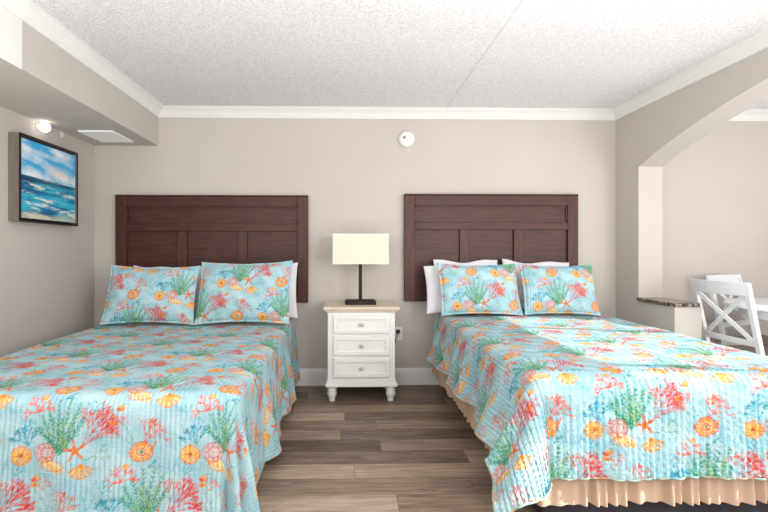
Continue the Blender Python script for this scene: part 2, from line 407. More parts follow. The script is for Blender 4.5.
# ------------------------------------------------------------------ beds
def quilt(label, x0, x1, yh, yf, h, dL, dR, df, flare, step=.0045, pu=0, pv=0, seed=1, ribamp=.0012, footamp=.0, rsp=.021):
    r_ = .055; e0, e1, ef = x0+r_, x1-r_, yf+r_
    L = yh-ef
    S = np.arange(e0-dL, e1+dR+step, step); T = np.arange(0, L+df+step, step)
    S, T = np.meshgrid(S, T)
    a = np.maximum(S-e1, 0)+np.maximum(e0-S, 0); sg = np.where(S > (e0+e1)/2, 1., -1.); b = np.maximum(T-L, 0)
    rho = np.hypot(a, b); safe = np.where(rho < 1e-9, 1, rho); cx, cy = a/safe, b/safe
    phi = np.arctan2(b, a+1e-12)
    corner = np.where((a > 0) & (b > 0), np.sin(2*phi), 0)
    yy = yh-T
    near = sst((yh-yy-.9)/(yh-yf-.9))**3             # towards the foot
    side = np.where(b == 0, 1., cx**2); foot = np.where(a == 0, 1., cy**2)
    fl = side*(flare[0]+(flare[1]-flare[0])*near) + foot*flare[2]*(1-0) + corner*flare[3]
    fl = fl + sst(rho/.3)*(.10*np.sin(9.5*T+seed)*side + .05*np.sin(21*T+2*seed)*side + .03*np.sin(13*S+seed)*foot+ .02*np.sin(31*S+seed*2)*foot)
    fl = fl + corner*.12*np.sin(7*phi+.8)*sst(rho/.3)
    fl = np.clip(fl, .02, .9)
    tm = PI/2-fl; rm = r_*tm
    th = np.minimum(rho/r_, tm)
    out = r_*np.sin(th)+np.maximum(rho-rm, 0)*np.sin(fl); down = r_*(1-np.cos(th))+np.maximum(rho-rm, 0)*np.cos(fl)
    X = np.clip(S, e0, e1)+sg*cx*out; Y = np.maximum(yh-T, ef)-cy*out
    Z = h-down
    top = (rho <= 0)
    Z = Z+wob(S*.8, T*.8, seed, .006)*(1-sst(rho/.1))
    # quilting channels as relief along the outward normal
    rib = np.abs(np.sin(PI*(S+.004*np.sin(4*T+2*S))/rsp))**.75
    nx, nz = np.where(rho > 0, 1-np.exp(-rho/.04), 0), np.exp(-rho/.05)
    amp = ribamp*(1+ .6*np.sin(60*T+wob(S, T, 4, 3)))
    amp = amp + footamp*np.where(b > 0, sst(b/.05), sst(1-(yy-yf)/.25)*.6)*(.7+.4*np.sin(170*T+9*np.sin(PI*S/rsp+1)+4*wob(S*3,T*3,9)))*foot
    X = X+sg*cx*nx*rib*amp; Y = Y-cy*nx*rib*amp; Z = Z+nz*rib*amp
    P = np.stack([X, Y, Z], -1)
    Z2 = np.maximum(P[..., 2], .012); P[..., 2] = Z2
    root = thing('quilt', label, 'bedspread', (0,0,0))
    uv = np.stack([S, -T], -1)
    o = grid_mesh('quilt_cover', P[:, ::-1], M_quilt, root, cloth_color(S+pu, -T+pv)[:, ::-1], uv[:, ::-1])
    # binding along the two sides and the foot
    st = 5
    path = [P[i, 0] for i in range(0, P.shape[0]-1, st)]+[P[-1, j] for j in range(0, P.shape[1]-1, st)]+[P[i, -1] for i in range(P.shape[0]-1, 0, -st)]
    obj('binding', tube(B(), [Vector(p) for p in path], .0045, 6), M_bind, root, True)
    return root

def bed(label, x0, x1, yh, yf, h, skirt_top, skirt_z, ins):
    t = thing('bed', label, 'bed', ((x0+x1)/2, (yh+yf)/2, 0)); cx, cy = (x0+x1)/2, (yh+yf)/2
    wx, wy = (x1-x0)/2, (yh-yf)/2
    obj('mattress', box(B(), -wx+.03, wx-.03, -wy+.03, wy, h-.30, h-.03), M_matt, t, bevel=.035, seg=4)
    obj('box_spring', box(B(), -wx+.055, wx-.055, -wy+.055, wy-.01, skirt_top-.20, h-.302), M_matt, t, bevel=.02)
    obj('platform_base', box(B(), -wx+.085, wx-.085, -wy+.085, wy-.02, .0, skirt_top-.202), M_base, t, bevel=.01)
    # gathered skirt round three sides
    per = []; R_ = .05
    def add(p, nrm): per.append((p, nrm))
    n = 520
    pts = []
    xa, xb, ya, yb = -wx+ins, wx-ins, -wy+ins, wy
    for k in range(n):  pts.append(((xa, yb-(yb-ya-R_)*k/n), (-1, 0)))
    for k in range(20):
        a = PI+PI/2*k/20; pts.append(((xa+R_+R_*math.cos(a), ya+R_+R_*math.sin(a)), (math.cos(a), math.sin(a))))
    for k in range(n):  pts.append(((xa+R_+(xb-xa-2*R_)*k/n, ya), (0, -1)))
    for k in range(20):
        a = 1.5*PI+PI/2*k/20; pts.append(((xb-R_+R_*math.cos(a), ya+R_+R_*math.sin(a)), (math.cos(a), math.sin(a))))
    for k in range(n+1):  pts.append(((xb, ya+R_+(yb-ya-R_)*k/n), (1, 0)))
    rows = 9; P = np.zeros((rows, len(pts), 3)); s = 0; prev = pts[0][0]
    ss = []
    for p, nn in pts:
        s += math.hypot(p[0]-prev[0], p[1]-prev[1]); prev = p; ss.append(s)
    ss = np.array(ss)
    wave = np.sin(ss*125+2.6*np.sin(ss*17))*.5+np.sin(ss*71+1.5*np.sin(ss*9)+1)*.45
    for j in range(rows):
        f = j/(rows-1); z = skirt_top+(skirt_z-skirt_top)*f
        off = (.003+.019*f)*wave+.014*f+.006*f*np.sin(ss*23)
        for i, (p, nn) in enumerate(pts):
            P[j, i] = (p[0]+nn[0]*off[i], p[1]+nn[1]*off[i], z+.004*f*math.sin(ss[i]*11))
    grid_mesh('bed_skirt', P, M_skirt, t)
    return t

def pillow(name, label, cat, w, h, th, loc, tilt, rz, material, roll=0, dye=None, group=None, flange=.0, seed=1, n=110, soft=0):
    u = np.linspace(-1, 1, n); v = np.linspace(-1, 1, int(n*h/w)); U, V = np.meshgrid(u, v)
    fu = np.clip(np.abs(U)/(1-flange), 0, 1); fv = np.clip(np.abs(V)/(1-flange*w/h), 0, 1)
    D = th/2*((1-fu**2.4)*(1-fv**2.4))**.52
    x = U*w/2*(1-.045*(1-V**2)*np.abs(U)**2); z = V*h/2*(1-.09*(1-U**2)*np.abs(V)**2)
    z = z + soft*(-.5*h*.10*(1-(V+1)/2)*(0)) + .01*soft*np.sin(5*U+seed)*(V+1)/2
    wr = wob(U*w*2.2, V*h*2.2, seed, .007)*((1-U**2)*(1-V**2))**.3
    edge = wob(U*w, V*h, seed+3, .006)
    fr = np.stack([x, -D-wr-.003+edge, z], -1); bk = np.stack([x, D*.8+.003+edge, z], -1)
    root = bpy.data.objects
    col = None
    if dye is not None:
        S = U*w/2+dye[0]; T = V*h/2+dye[1]
        rib = np.abs(np.sin(PI*S/.019))**.7*.0022; fr[..., 1] -= rib*1.5
        col = cloth_color(S, T)
    uv = np.stack([U*w/2, V*h/2], -1)
    # closed shell: front grid, then mirrored back grid welded round the rim
    Pf, Pb = fr, bk[:, ::-1]
    rim = (np.abs(U) == 1) | (np.abs(V) == 1)
    allP = np.concatenate([Pf.reshape(-1, 3), bk.reshape(-1, 3)])
    nn, mm = U.shape; idx = np.arange(nn*mm).reshape(nn, mm); bi = idx+nn*mm
    q = lambda I: np.stack([I[:-1,:-1], I[:-1,1:], I[1:,1:], I[1:,:-1]], -1).reshape(-1, 4)
    def strip(a, b): return np.stack([a[:-1], b[:-1], b[1:], a[1:]], -1)
    Q = np.concatenate([q(idx), q(bi)[:, ::-1], strip(idx[0], bi[0])[:, ::1], strip(bi[-1], idx[-1]), strip(bi[:,0], idx[:,0]), strip(idx[:,-1], bi[:,-1])])
    me = bpy.data.meshes.new(name); me.vertices.add(len(allP)); me.vertices.foreach_set('co', allP.reshape(-1).astype(np.float32))
    me.loops.add(Q.size); me.loops.foreach_set('vertex_index', Q.reshape(-1).astype(np.int32))
    me.polygons.add(len(Q)); me.polygons.foreach_set('loop_start', np.arange(0, Q.size, 4, dtype=np.int32)); me.update(calc_edges=True); me.validate()
    me.polygons.foreach_set('use_smooth', np.ones(len(Q), bool))
    uvs = np.concatenate([uv.reshape(-1, 2)]*2)
    l = me.uv_layers.new(name='UVMap'); l.data.foreach_set('uv', uvs[Q.reshape(-1)].reshape(-1).astype(np.float32))
    if col is not None:
        a = me.color_attributes.new('dye', 'FLOAT_COLOR', 'POINT'); c4 = np.ones((len(allP), 4), np.float32)
        c4[:, :3] = np.concatenate([col.reshape(-1, 3)]*2); a.data.foreach_set('color', c4.reshape(-1))
    me.materials.append(material)
    o = bpy.data.objects.new(name, me); C.objects.link(o)
    o.location = loc; o.rotation_euler = (-tilt, roll, rz)
    tag(o, label, cat, group)
    return o

LX0, LX1, LH = -1.90, -.43, .605
RX0, RX1, RH = .775, 2.13, .655
YH, YF = 3.745, 1.74
bed('queen bed under the coral quilt, near the seascape picture', LX0, LX1, YH, YF, LH, .32, .05, .07)
bed('full bed with beige gathered skirt and dark base, beside the white dining chairs', RX0, RX1, YH, YF+.05, RH, .42, .12, .010)
quilt('aqua coral-print quilt on the left bed, hanging nearly to the floor', LX0, LX1, YH-.01, YF, LH, .50, .56, .60, (.05,.0,.06,.12), pu=.33, pv=.52, seed=2, ribamp=.0018, footamp=.002)
quilt('aqua coral-print quilt on the right bed, its foot short above a beige skirt', RX0, RX1, YH-.01, YF+.03, RH, .415, .44, .435, (.20,.42,.05,.46), pu=.02, pv=.47, seed=5, ribamp=.0025, footamp=.015, rsp=.027, step=.0038)

# ------------------------------------------------------------------ headboards
def headboard(label, xa, xb, z0, z1):
    w = xb-xa; t = thing('headboard', label, 'headboard', ((xa+xb)/2, 3.797, z0))
    hw, H_ = w/2, z1-z0; st = .092; y1 = -.0; y0 = -.045
    obj('back_panel', box(B(), -hw+.02, hw-.02, -.022, -.002, .02, H_-.02), M_head, t)
    for sx in (-1, 1):
        a, b = sorted((sx*hw, sx*(hw-st))); obj('stile', box(B(), a, b, y0, y1, 0, H_), M_headv, t, bevel=.003)
    obj('rail', box(B(), -hw+st, hw-st, y0, y1, H_-.085, H_), M_head, t, bevel=.003)
    obj('rail', box(B(), -hw+st, hw-st, y0, y1, H_-.298, H_-.235), M_head, t, bevel=.003)
    obj('rail', box(B(), -hw+st, hw-st, y0, y1, 0, .08), M_head, t, bevel=.003)
    iw = w-2*st; mw = .082; pw = (iw-2*mw)/3
    for k in (1, 2):
        c = -hw+st+k*pw+(k-.5)*mw; obj('muntin', box(B(), c-mw/2, c+mw/2, y0, y1, .08, H_-.298), M_headv, t, bevel=.003)
    b = B(); bar_y = -.047
    box(b, -hw, hw, -.052, 0, H_, H_+.012); obj('cap', b, M_head, t, bevel=.003)
    # bead mould round the recessed upper panel
    b = B(); zz0, zz1 = H_-.235, H_-.085; xx = hw-st
    box(b, -xx, xx, -.034, -.02, zz1-.012, zz1); box(b, -xx, xx, -.034, -.02, zz0, zz0+.012)
    box(b, -xx, -xx+.012, -.034, -.02, zz0, zz1); box(b, xx-.012, xx, -.034, -.02, zz0, zz1)
    obj('bead_moulding', b, M_head, t)
    return t
hl0, hl1 = at(115,195,3.75), at(308,302,3.75); hr0, hr1 = at(404.5,194,3.75), at(578.5,300,3.75)
headboard('wide dark mahogany panelled headboard behind the left bed', hl0.x, hl1.x, .725, hl0.z-.01)
headboard('narrower dark mahogany panelled headboard behind the right bed', hr0.x, hr1.x, .735, hr0.z-.01)

# ------------------------------------------------------------------ pillows
def on_bed(px_c, Y): return at(px_c, 250, Y).x
tl = .36
def put(pxa, pxb, pyt, bedh, Y, tilt, **k):
    """pillow spanning pxa..pxb at depth Y, its top at row pyt, its bottom on the bed"""
    a = at(pxa, pyt, Y); b = at(pxb, pyt, Y); w = b.x-a.x
    top = at(0, pyt, Y+.20).z; hh = (top-bedh)/math.cos(tilt)
    return w, hh, ((a.x+b.x)/2, Y+.02+hh/2*math.sin(tilt), (top+bedh)/2+.004)
for (pa, pb, pt, lab, dye, rz, roll, sd) in ((99,192,266,'aqua coral-print quilted sham on the left bed, nearest the picture wall',(.62,.235),.03,.01,3),
                                         (192,290,262,'aqua coral-print quilted sham on the left bed, nearest the lamp',(.215,.15),-.05,-.015,4)):
    w, hh, loc = put(pa, pb, pt, LH+.008, 3.27, tl)
    pillow('pillow_sham', lab, 'pillow', w, hh, .15, loc, tl, rz, M_sham, roll, dye, flange=.05, seed=sd, n=170)
for (pa, pb, pt, lab, dye, rz, roll, sd) in ((441,525,264,'aqua coral-print quilted sham on the right bed, nearest the lamp',(.59,.63),.06,.01,7),
                                         (527,602,265,'aqua coral-print quilted sham on the right bed, nearest the arched opening',(.58,.63),-.04,.01,8)):
    w, hh, loc = put(pa, pb, pt, RH+.008, 3.34, tl)
    pillow('pillow_sham', lab, 'pillow', w, hh, .15, loc, tl, rz, M_sham, roll, dye, flange=.05, seed=sd, n=160)
for (pa, pb, pt, bh, Y, lab, sd, ro, ti, tk) in (
    (126,199,266,LH,3.55,'white pillow mostly hidden behind the sham nearest the picture wall',21,.03,.22,.085),
    (206,297,265,LH,3.55,'white pillow showing beside the headboard edge on the left bed',22,-.02,.22,.085),
    (427,508,266,RH,3.47,'white pillow lying lower and nearest the lamp on the right bed',23,0,.34,.085),
    (436,502,260,RH,3.615,'white pillow with raised corner behind the lamp-side sham of the right bed',24,-.01,.2,.06),
    (506,575,261,RH,3.615,'white pillow behind the right bed sham nearest the arched opening',25,.02,.2,.06)):
    w, hh, loc = put(pa, pb, pt, bh+.004, Y, ti)
    pillow('pillow', lab, 'pillow', w, hh, tk, loc, ti, 0, M_linen, ro, None, seed=sd, n=70, soft=1)

# ------------------------------------------------------------------ nightstand
nx = at(361.3, 300, 3.4).x
t = thing('nightstand', 'white three-drawer nightstand with limed wood top between the beds', 'nightstand', (nx, 3.56, 0))
hw = .262; yb, yf = .215, -.185
obj('body', box(box(B(), -hw, hw, yf, yb, .165, .70), -hw-.004, hw+.004, yf-.004, yb, .69, .70), M_white, t, bevel=.004)
b = B()
poly = [(-.004,.118),(.016,.118),(.016,.135),(.012,.145),(.004,.165),(-.004,.165)]
for (x0, x1, y0, y1, z0, z1) in ((-hw-.018, hw+.018, yf-.018, yb, .118, .142), (-hw-.010, hw+.010, yf-.010, yb, .142, .158), (-hw-.004, hw+.004, yf-.004, yb, .158, .172)):
    box(b, x0, x1, y0, y1, z0, z1)
obj('plinth', b, M_white, t, bevel=.004)
obj('tabletop', box(box(B(), -hw-.033, hw+.033, yf-.035, yb+.012, .716, .740), -hw-.020, hw+.020, yf-.022, yb+.005, .700, .716), M_top, t, bevel=.005, seg=3)
for z0, z1 in ((.535,.672),(.365,.512),(.195,.342)):
    d = obj('drawer', B_ := B(), M_white, t) if False else None
    b = B(); fw = .205
    box(b, -fw-.012, fw+.012, yf-.014, yf+.02, z0, z1)
    # raised frame round a recessed field
    m_ = .032; x0, x1 = -fw-.012, fw+.012
    for q in ((x0,x1,z1-m_,z1),(x0,x1,z0,z0+m_),(x0,x0+m_,z0+m_,z1-m_),(x1-m_,x1,z0+m_,z1-m_)):
        box(b, q[0], q[1], yf-.024, yf-.0135, q[2], q[3])
    d = obj('drawer', b, M_white, t, bevel=.003)
    k = obj('knob', lathe(B(), [(.006,0),(.006,.012),(.014,.018),(.016,.026),(.011,.032),(.003,.034)], (0, yf-.013, (z0+z1)/2), 16, 'y'), M_nickel, d, True)
    tag(k, 'small round brushed knob')
prof = [(.024,0),(.026,.008),(.022,.016),(.029,.03),(.037,.052),(.039,.066),(.031,.076),(.037,.084),(.037,.092),(.030,.098),(.040,.106),(.040,.119)]
for sx in (-1, 1):
    for y in (yf+.03, yb-.045): obj('foot', lathe(B(), prof, (sx*(hw-.032), y, 0), 20), M_white, t, True)

# lamp
lx = at(360.5, 300, 3.5).x
t = thing('table_lamp', 'dark bronze table lamp with a rectangular cream shade on the nightstand', 'lamp', (lx, 3.53, .7405))
b = box(B(), -.125, .125, -.055, .055, 0, .03); obj('base', b, M_bronze, t, bevel=.003)
obj('base_tray', box(B(), -.115, .115, -.045, .045, .03, .036), M_bronze, t, bevel=.001)
obj('pole', box(B(), -.0135, .0135, -.0135, .0135, .036, .335), M_bronze, t, bevel=.002)
b = B()
sz0, sz1 = .328, .568; sw, sd = .222, .105
for (x0,x1,y0,y1) in ((-sw,sw,-sd,-sd+.003),(-sw,sw,sd-.003,sd),(-sw,-sw+.003,-sd+.003,sd-.003),(sw-.003,sw,-sd+.003,sd-.003)): box(b, x0,x1,y0,y1,sz0,sz1)
sh = obj('lamp_shade', b, M_shade, t)
for z in (sz0, sz1-.006):
    b = B()
    for (x0,x1,y0,y1) in ((-sw-.001,sw+.001,-sd-.0015,-sd),(-sw-.001,sw+.001,sd,sd+.0015),(-sw-.0015,-sw,-sd,sd),(sw,sw+.0015,-sd,sd)): box(b, x0,x1,y0,y1,z,z+.006)
    obj('shade_trim', b, M_white, sh)
b = B(); tube(b, [(-sw+.002,0,sz1-.03),(sw-.002,0,sz1-.03)], .003); tube(b, [(0,-sd+.002,sz1-.03),(0,sd-.002,sz1-.03)], .003); tube(b, [(0,0,.33),(0,0,sz1-.03)], .004)
obj('shade_spider', b, M_nickel, t, True)
obj('light_bulb', lathe(B(), [(.012,.34),(.013,.36),(.028,.39),(.03,.41),(.022,.435),(.004,.447)], (0,0,0), 16), M_plastic, t, True)

# outlet with plug
p = at(398.3, 333.5, 3.797)
t = thing('outlet', 'white wall outlet low on the wall beside the nightstand', 'outlet', (p.x, 3.7995, p.z))
obj('cover_plate', box(B(), -.036, .036, -.006, 0, -.058, .058), M_plastic, t, bevel=.002)
for z in (-.022, .022):
    s_ = obj('socket', box(B(), -.017, .017, -.0085, -.006, z-.015, z+.015), M_plastic, t, bevel=.003)
    b = box(B(), -.008, -.005, -.0089, -.0084, z-.004, z+.006); box(b, .005, .008, -.0089, -.0084, z-.004, z+.006)
    obj('slot', b, M_black, s_)
b = box(B(), p.x-.020, p.x+.012, 3.762, 3.7906, p.z+.006, p.z+.036)
pts = [(p.x-.004, 3.765, p.z+.012), (p.x-.012, 3.755, p.z-.01), (p.x-.028, 3.765, p.z-.05), (p.x-.036, 3.782, p.z-.12), (p.x-.05, 3.785, p.z-.26), (p.x-.10, 3.78, .02)]
t = thing('power_cord', 'black lamp plug and cord hanging from the outlet', 'cord', (0,0,0))
obj('plug', b, M_black, t, bevel=.004); obj('cable', tube(B(), pts, .0035, 8), M_black, t, True)

# smoke detector
p = at(406.5, 139.5, 3.797)
t = thing('smoke_detector', 'round white smoke detector high on the back wall', 'smoke detector', (p.x, 3.7995, p.z))
obj('housing', lathe(B(), [(.070,0),(.072,.01),(.070,.022),(.060,.034),(.045,.040),(.004,.041)], (0,0,0), 32, 'y'), M_plastic, t, True)
obj('test_button', lathe(B(), [(.013,.036),(.013,.044),(.002,.045)], (-.024,0,.008), 16, 'y'), mottled('grey_button',(110,110,108),(120,120,118),9), t, True)
b = B()
for k in range(8):
    a = 2*PI*k/8; box(b, -.004, .004, -.0445, -.036, .022, .030, Matrix.Rotation(a, 4, 'Y'))
obj('sound_slots', b, mottled('detector_slots',(196,196,192),(204,204,200),9), t)

# ------------------------------------------------------------------ seascape picture on the left wall
XW = at(94.5, 250, 3.8).x
n_, m_ = 220, 200; hh_, ww_ = .52, .56
v_, u_ = np.mgrid[0:1:n_*1j, 0:1:m_*1j]       # u: from near edge to far edge, v: bottom to top
def fbm(u, v, seed, f0=3, oc=6, ax=1.):
    r_ = np.random.default_rng(seed); o = 0*u
    for k in range(oc):
        for q in range(3):
            a = r_.uniform(0, PI); f = f0*1.75**k
            o = o+np.sin(f*(math.cos(a)*u*ax+math.sin(a)*v)*2+r_.uniform(0, 6)+1.5*np.sin(f*.7*v+q))/(1.5**k)
    return o/3
sky = lin((60,175,228)) + (lin((240,246,248))-lin((60,175,228)))*np.clip(.5+.55*fbm(u_, v_*1.8, 2, 3.6, 8)-1.1*(v_-.62)*u_*1.8, 0, 1)[..., None]
warm = np.clip(1-np.hypot((u_-.68)/.35, (v_-.66)/.13), 0, 1)[..., None]; sky = sky*(1-.7*warm)+lin((240,222,200))*.7*warm
s1 = np.clip(.5+.8*fbm(u_*.6, v_*3.2, 5, 4.5, 8), 0, 1)[..., None]
sea = lin((10,100,150))*(1-s1)+lin((60,190,215))*s1
foam = np.clip(fbm(u_*.7, v_*3.2, 8, 6, 8)*1.6-.35+1.0*(.30-v_), 0, 1)[..., None]; sea = sea*(1-foam)+lin((228,232,220))*foam
deep = np.clip(1-np.abs(v_-.50)/.07, 0, 1)[..., None]*np.clip(.8+.5*fbm(u_, v_*4, 9), 0, 1)[..., None]; sea = sea*(1-deep)+lin((14,52,92))*deep
sand = np.clip((.10-v_)/.07+.4*fbm(u_, v_, 4, 4), 0, 1)[..., None]*.7; sea = sea*(1-sand)+lin((214,208,176))*sand
hz = .545-.03*u_ + .006*fbm(u_, v_*0, 3, 5)
k_ = np.clip((v_-hz)/.008, 0, 1)[..., None]; pic = np.clip(sea*(1-k_)+sky*k_, 0, 1)

t = thing('picture', 'framed square abstract seascape painting on the left wall', 'picture', (XW+.0005, 0, 1.652))
y0p, y1p = 2.835, 3.445; hz0, hz1 = -.285, .285; dp = .07
b = B(); fw = .012
for (y0, y1, z0, z1) in ((y0p, y0p+fw, hz0, hz1), (y1p-fw, y1p, hz0, hz1), (y0p+fw, y1p-fw, hz0, hz0+fw), (y0p+fw, y1p-fw, hz1-fw, hz1)): box(b, 0, dp, y0, y1, z0, z1)
obj('picture_frame', b, M_frame, t, bevel=.001)
b = B()
for (y0, y1, z0, z1) in ((y0p-.002, y0p+fw+.002, hz0-.002, hz1+.002), (y1p-fw, y1p+.002, hz0-.002, hz1+.002), (y0p+fw, y1p-fw, hz0-.002, hz0+fw), (y0p+fw, y1p-fw, hz1-fw, hz1+.002)): box(b, dp, dp+.004, y0, y1, z0, z1)
obj('frame_lip', b, M_fdark, t)
obj('backing', box(B(), .002, .012, y0p+fw, y1p-fw, hz0+fw, hz1-fw), M_fdark, t)
cv0, cv1, cz0, cz1 = y0p+.032, y1p-.016, hz0+.024, hz1-.024
cnv = obj('canvas', box(B(), .014, dp-.010, cv0, cv1, cz0, cz1), M_fdark, t)
P = np.stack([np.full_like(u_, dp-.0085), cv0+u_*(cv1-cv0), cz0+v_*(cz1-cz0)], -1)
grid_mesh('painting', P, M_paint, cnv, pic, np.stack([u_, v_], -1))

# glowing globe light and little hook in the soffit corner
p = Vector((XW, 3.10, 2.045))
t = thing('wall_light', 'small glowing white globe light under the soffit above the picture', 'light', p)
obj('mount', lathe(B(), [(.022,.0),(.022,.012),(.012,.016),(.012,.02)], (0.0005,0,0), 16, 'x'), M_plastic, t, True)
M_glow = mat('lit_globe', (255,250,240), .4)
bsdf(M_glow).inputs['Emission Color'].default_value = (1,.96,.9,1); bsdf(M_glow).inputs['Emission Strength'].default_value = 3
b = B(); bmesh.ops.create_uvsphere(b, u_segments=20, v_segments=12, radius=.036, matrix=Matrix.Translation((.053,0,0)))
obj('globe', b, M_glow, t, True)
t = thing('cable_clip', 'tiny white clip on the left wall just under the soffit', 'clip', (XW+.0003, 3.36, 2.063))
obj('clip_plate', box(B(), 0, .006, -.012, .012, -.022, .022), M_plastic, t, bevel=.002)
obj('clip_hook', tube(B(), [(.006,0,.008),(.018,0,.006),(.02,0,-.004),(.014,0,-.010),(.006,0,-.012)], .003, 6), M_plastic, t, True)

# ------------------------------------------------------------------ the shell
YW, YB, CZ = 3.8, -.35, 2.41
XS, ZS = at(158.5, 250, 3.8).x, 2.085          # soffit face and underside
XR0, XR1, XE = at(615.6, 250, 3.8).x, at(615.6, 250, 3.8).x+.20, 4.3
def S(name, bm, m, parent=None, **k):
    o = obj(name, bm, m, parent, **k)
    if not parent: o['kind'] = 'structure'
    return o
S('floor', box(B(), XW-.12, XE+.12, YB-.12, YW+.12, -.1, 0), M_floor)
S('ceiling', box(B(), XW-.12, XE+.12, YB-.12, YW+.12, CZ, CZ+.1), M_ceil)
S('wall_back', box(B(), XW-.12, XE+.12, YW, YW+.12, 0, CZ), M_wall)
S('wall_left', box(B(), XW-.12, XW, YB, YW, 0, CZ), M_wall)
S('wall_soffit', box(B(), XW, XS, YB, YW, ZS, CZ), M_wall)
# right wall with arched opening and low ledge stub
arch = [(3.50,1.862),(3.195,1.975),(2.90,2.055),(2.652,2.115),(2.42,2.158),(2.15,2.19),(1.9,2.20),(1.6,2.18),(1.3,2.12),(1.0,2.03),(.7,1.92),(.45,1.83)]
fine = []
ys = np.linspace(3.50, .45, 49); A = np.array(arch)[::-1]; zs = np.interp(ys, A[:,0], A[:,1])
for _ in range(6): zs[1:-1] = (zs[:-2]+2*zs[1:-1]+zs[2:])/4
pts = list(zip(ys, zs))
poly = [(YW,0),(YW,CZ),(YB,CZ),(YB,0),(.45,0)]+pts[::-1]+[(3.5,.765),(3.11,.765),(3.11,0)]
b = B(); prism(b, poly, 'x', XR0, XR1)
bmesh.ops.triangulate(b, faces=[f for f in b.faces if len(f.verts) > 4])
S('wall_right', b, M_wall)
# granite ledge on the stub
b = B(); lp = []
gx0, gx1 = XR0-.018, XR1+.0
lp = [(gx0,3.52),(gx1,3.52),(gx1,3.16)]+[(gx1-.05+.05*math.cos(a), 3.14+.05*math.sin(a)) for a in np.linspace(0,-PI/2,6)]+[(gx0+.05+.05*math.cos(a), 3.14+.05*math.sin(a)) for a in np.linspace(-PI/2,-PI,6)]
lp[0] = (gx0, 3.499); lp[1] = (gx1, 3.499)
prism(b, lp, 'z', .7655, .793)
tag(obj('ledge_countertop', b, M_gran, bevel=.003), 'dark granite ledge capping the low wall beneath the arch', 'countertop')
# baseboards, crown
def base(name, ax, a, b_, at_, sgn):
    prof = [(0,0),(.016,0),(.016,.115),(.012,.125),(.012,.132),(.006,.142),(0,.145)]
    q = B()
    if ax == 'x': prism(q, [(at_+sgn*d, z) for d, z in prof], 'x', a, b_)
    else: prism(q, [(at_+sgn*d, z) for d, z in prof], 'y', a, b_)
    return S(name, q, M_trim)
base('baseboard_back', 'x', XW, XR0, YW, -1); base('baseboard_left', 'y', YB, YW, XW, 1)
base('baseboard_right', 'y', 3.11, YW, XR0, -1); base('baseboard_dining', 'x', XR1, XE, YW, -1)
cp = [(0,-.082),(.012,-.082),(.014,-.070),(.022,-.062),(.030,-.044),(.046,-.026),(.060,-.018),(.064,-.010),(.074,-.008),(.074,0),(0,0)]
def crown(name, ax, a, b_, at_, sgn, ma=0, mb=0):
    """crown moulding, mitred at its ends"""
    q = B(); A_, D_ = [], []
    for d, z in cp:
        u = at_+sgn*d
        for L_, e, mi in ((A_, a, ma), (D_, b_, mb)):
            w = e+mi*d
            L_.append(q.verts.new((w, u, CZ+z) if ax == 'x' else (u, w, CZ+z)))
    n = len(cp); q.faces.new(A_); q.faces.new(D_[::-1])
    for i in range(n): q.faces.new((A_[i], A_[(i+1)%n], D_[(i+1)%n], D_[i]))
    bmesh.ops.recalc_face_normals(q, faces=q.faces[:])
    return S(name, q, M_trim)
crown('trim_1', 'x', XS, XR0, YW, -1, 1, -1)
crown('trim_2', 'y', YB, YW, XS, 1, 0, -1)
crown('trim_3', 'y', YB, YW, XR0, -1, 0, -1)
crown('trim_4', 'x', XR1, XE, YW, -1)
S('trim_5', box(B(), XS, XS+.006, YB, 2.20, ZS-.004, CZ-.08), M_trim)            # white panel on the soffit face
S('trim_6', box(B(), .872, .878, YB, YW-.074, CZ-.0022, CZ), mottled('seam_tape',(212,211,212),(222,221,222),6,.9,.1))   # ceiling seam
# vent under the soffit
t = thing('ceiling_vent', 'white rectangular air vent under the soffit above the left headboard', 'vent', (-1.885, 3.475, ZS-.0003))
b = B()
for (x0,x1,y0,y1) in ((-.13,.13,-.16,-.135),(-.13,.13,.135,.16),(-.13,-.105,-.135,.135),(.105,.13,-.135,.135)): box(b, x0,x1,y0,y1,-.014,0)
obj('vent_frame', b, M_grille, t, bevel=.002)
obj('vent_backing', box(B(), -.105,.105,-.135,.135,-.010,0), M_grille, t)
for k in range(9):
    y = -.12+.03*k; b = B(); box(b, -.105,.105,-.0135,.0135,-.001,.001, Matrix.Translation((0,y,-.012))@Matrix.Rotation(.05,4,'X')); obj('louver', b, M_grille, t)

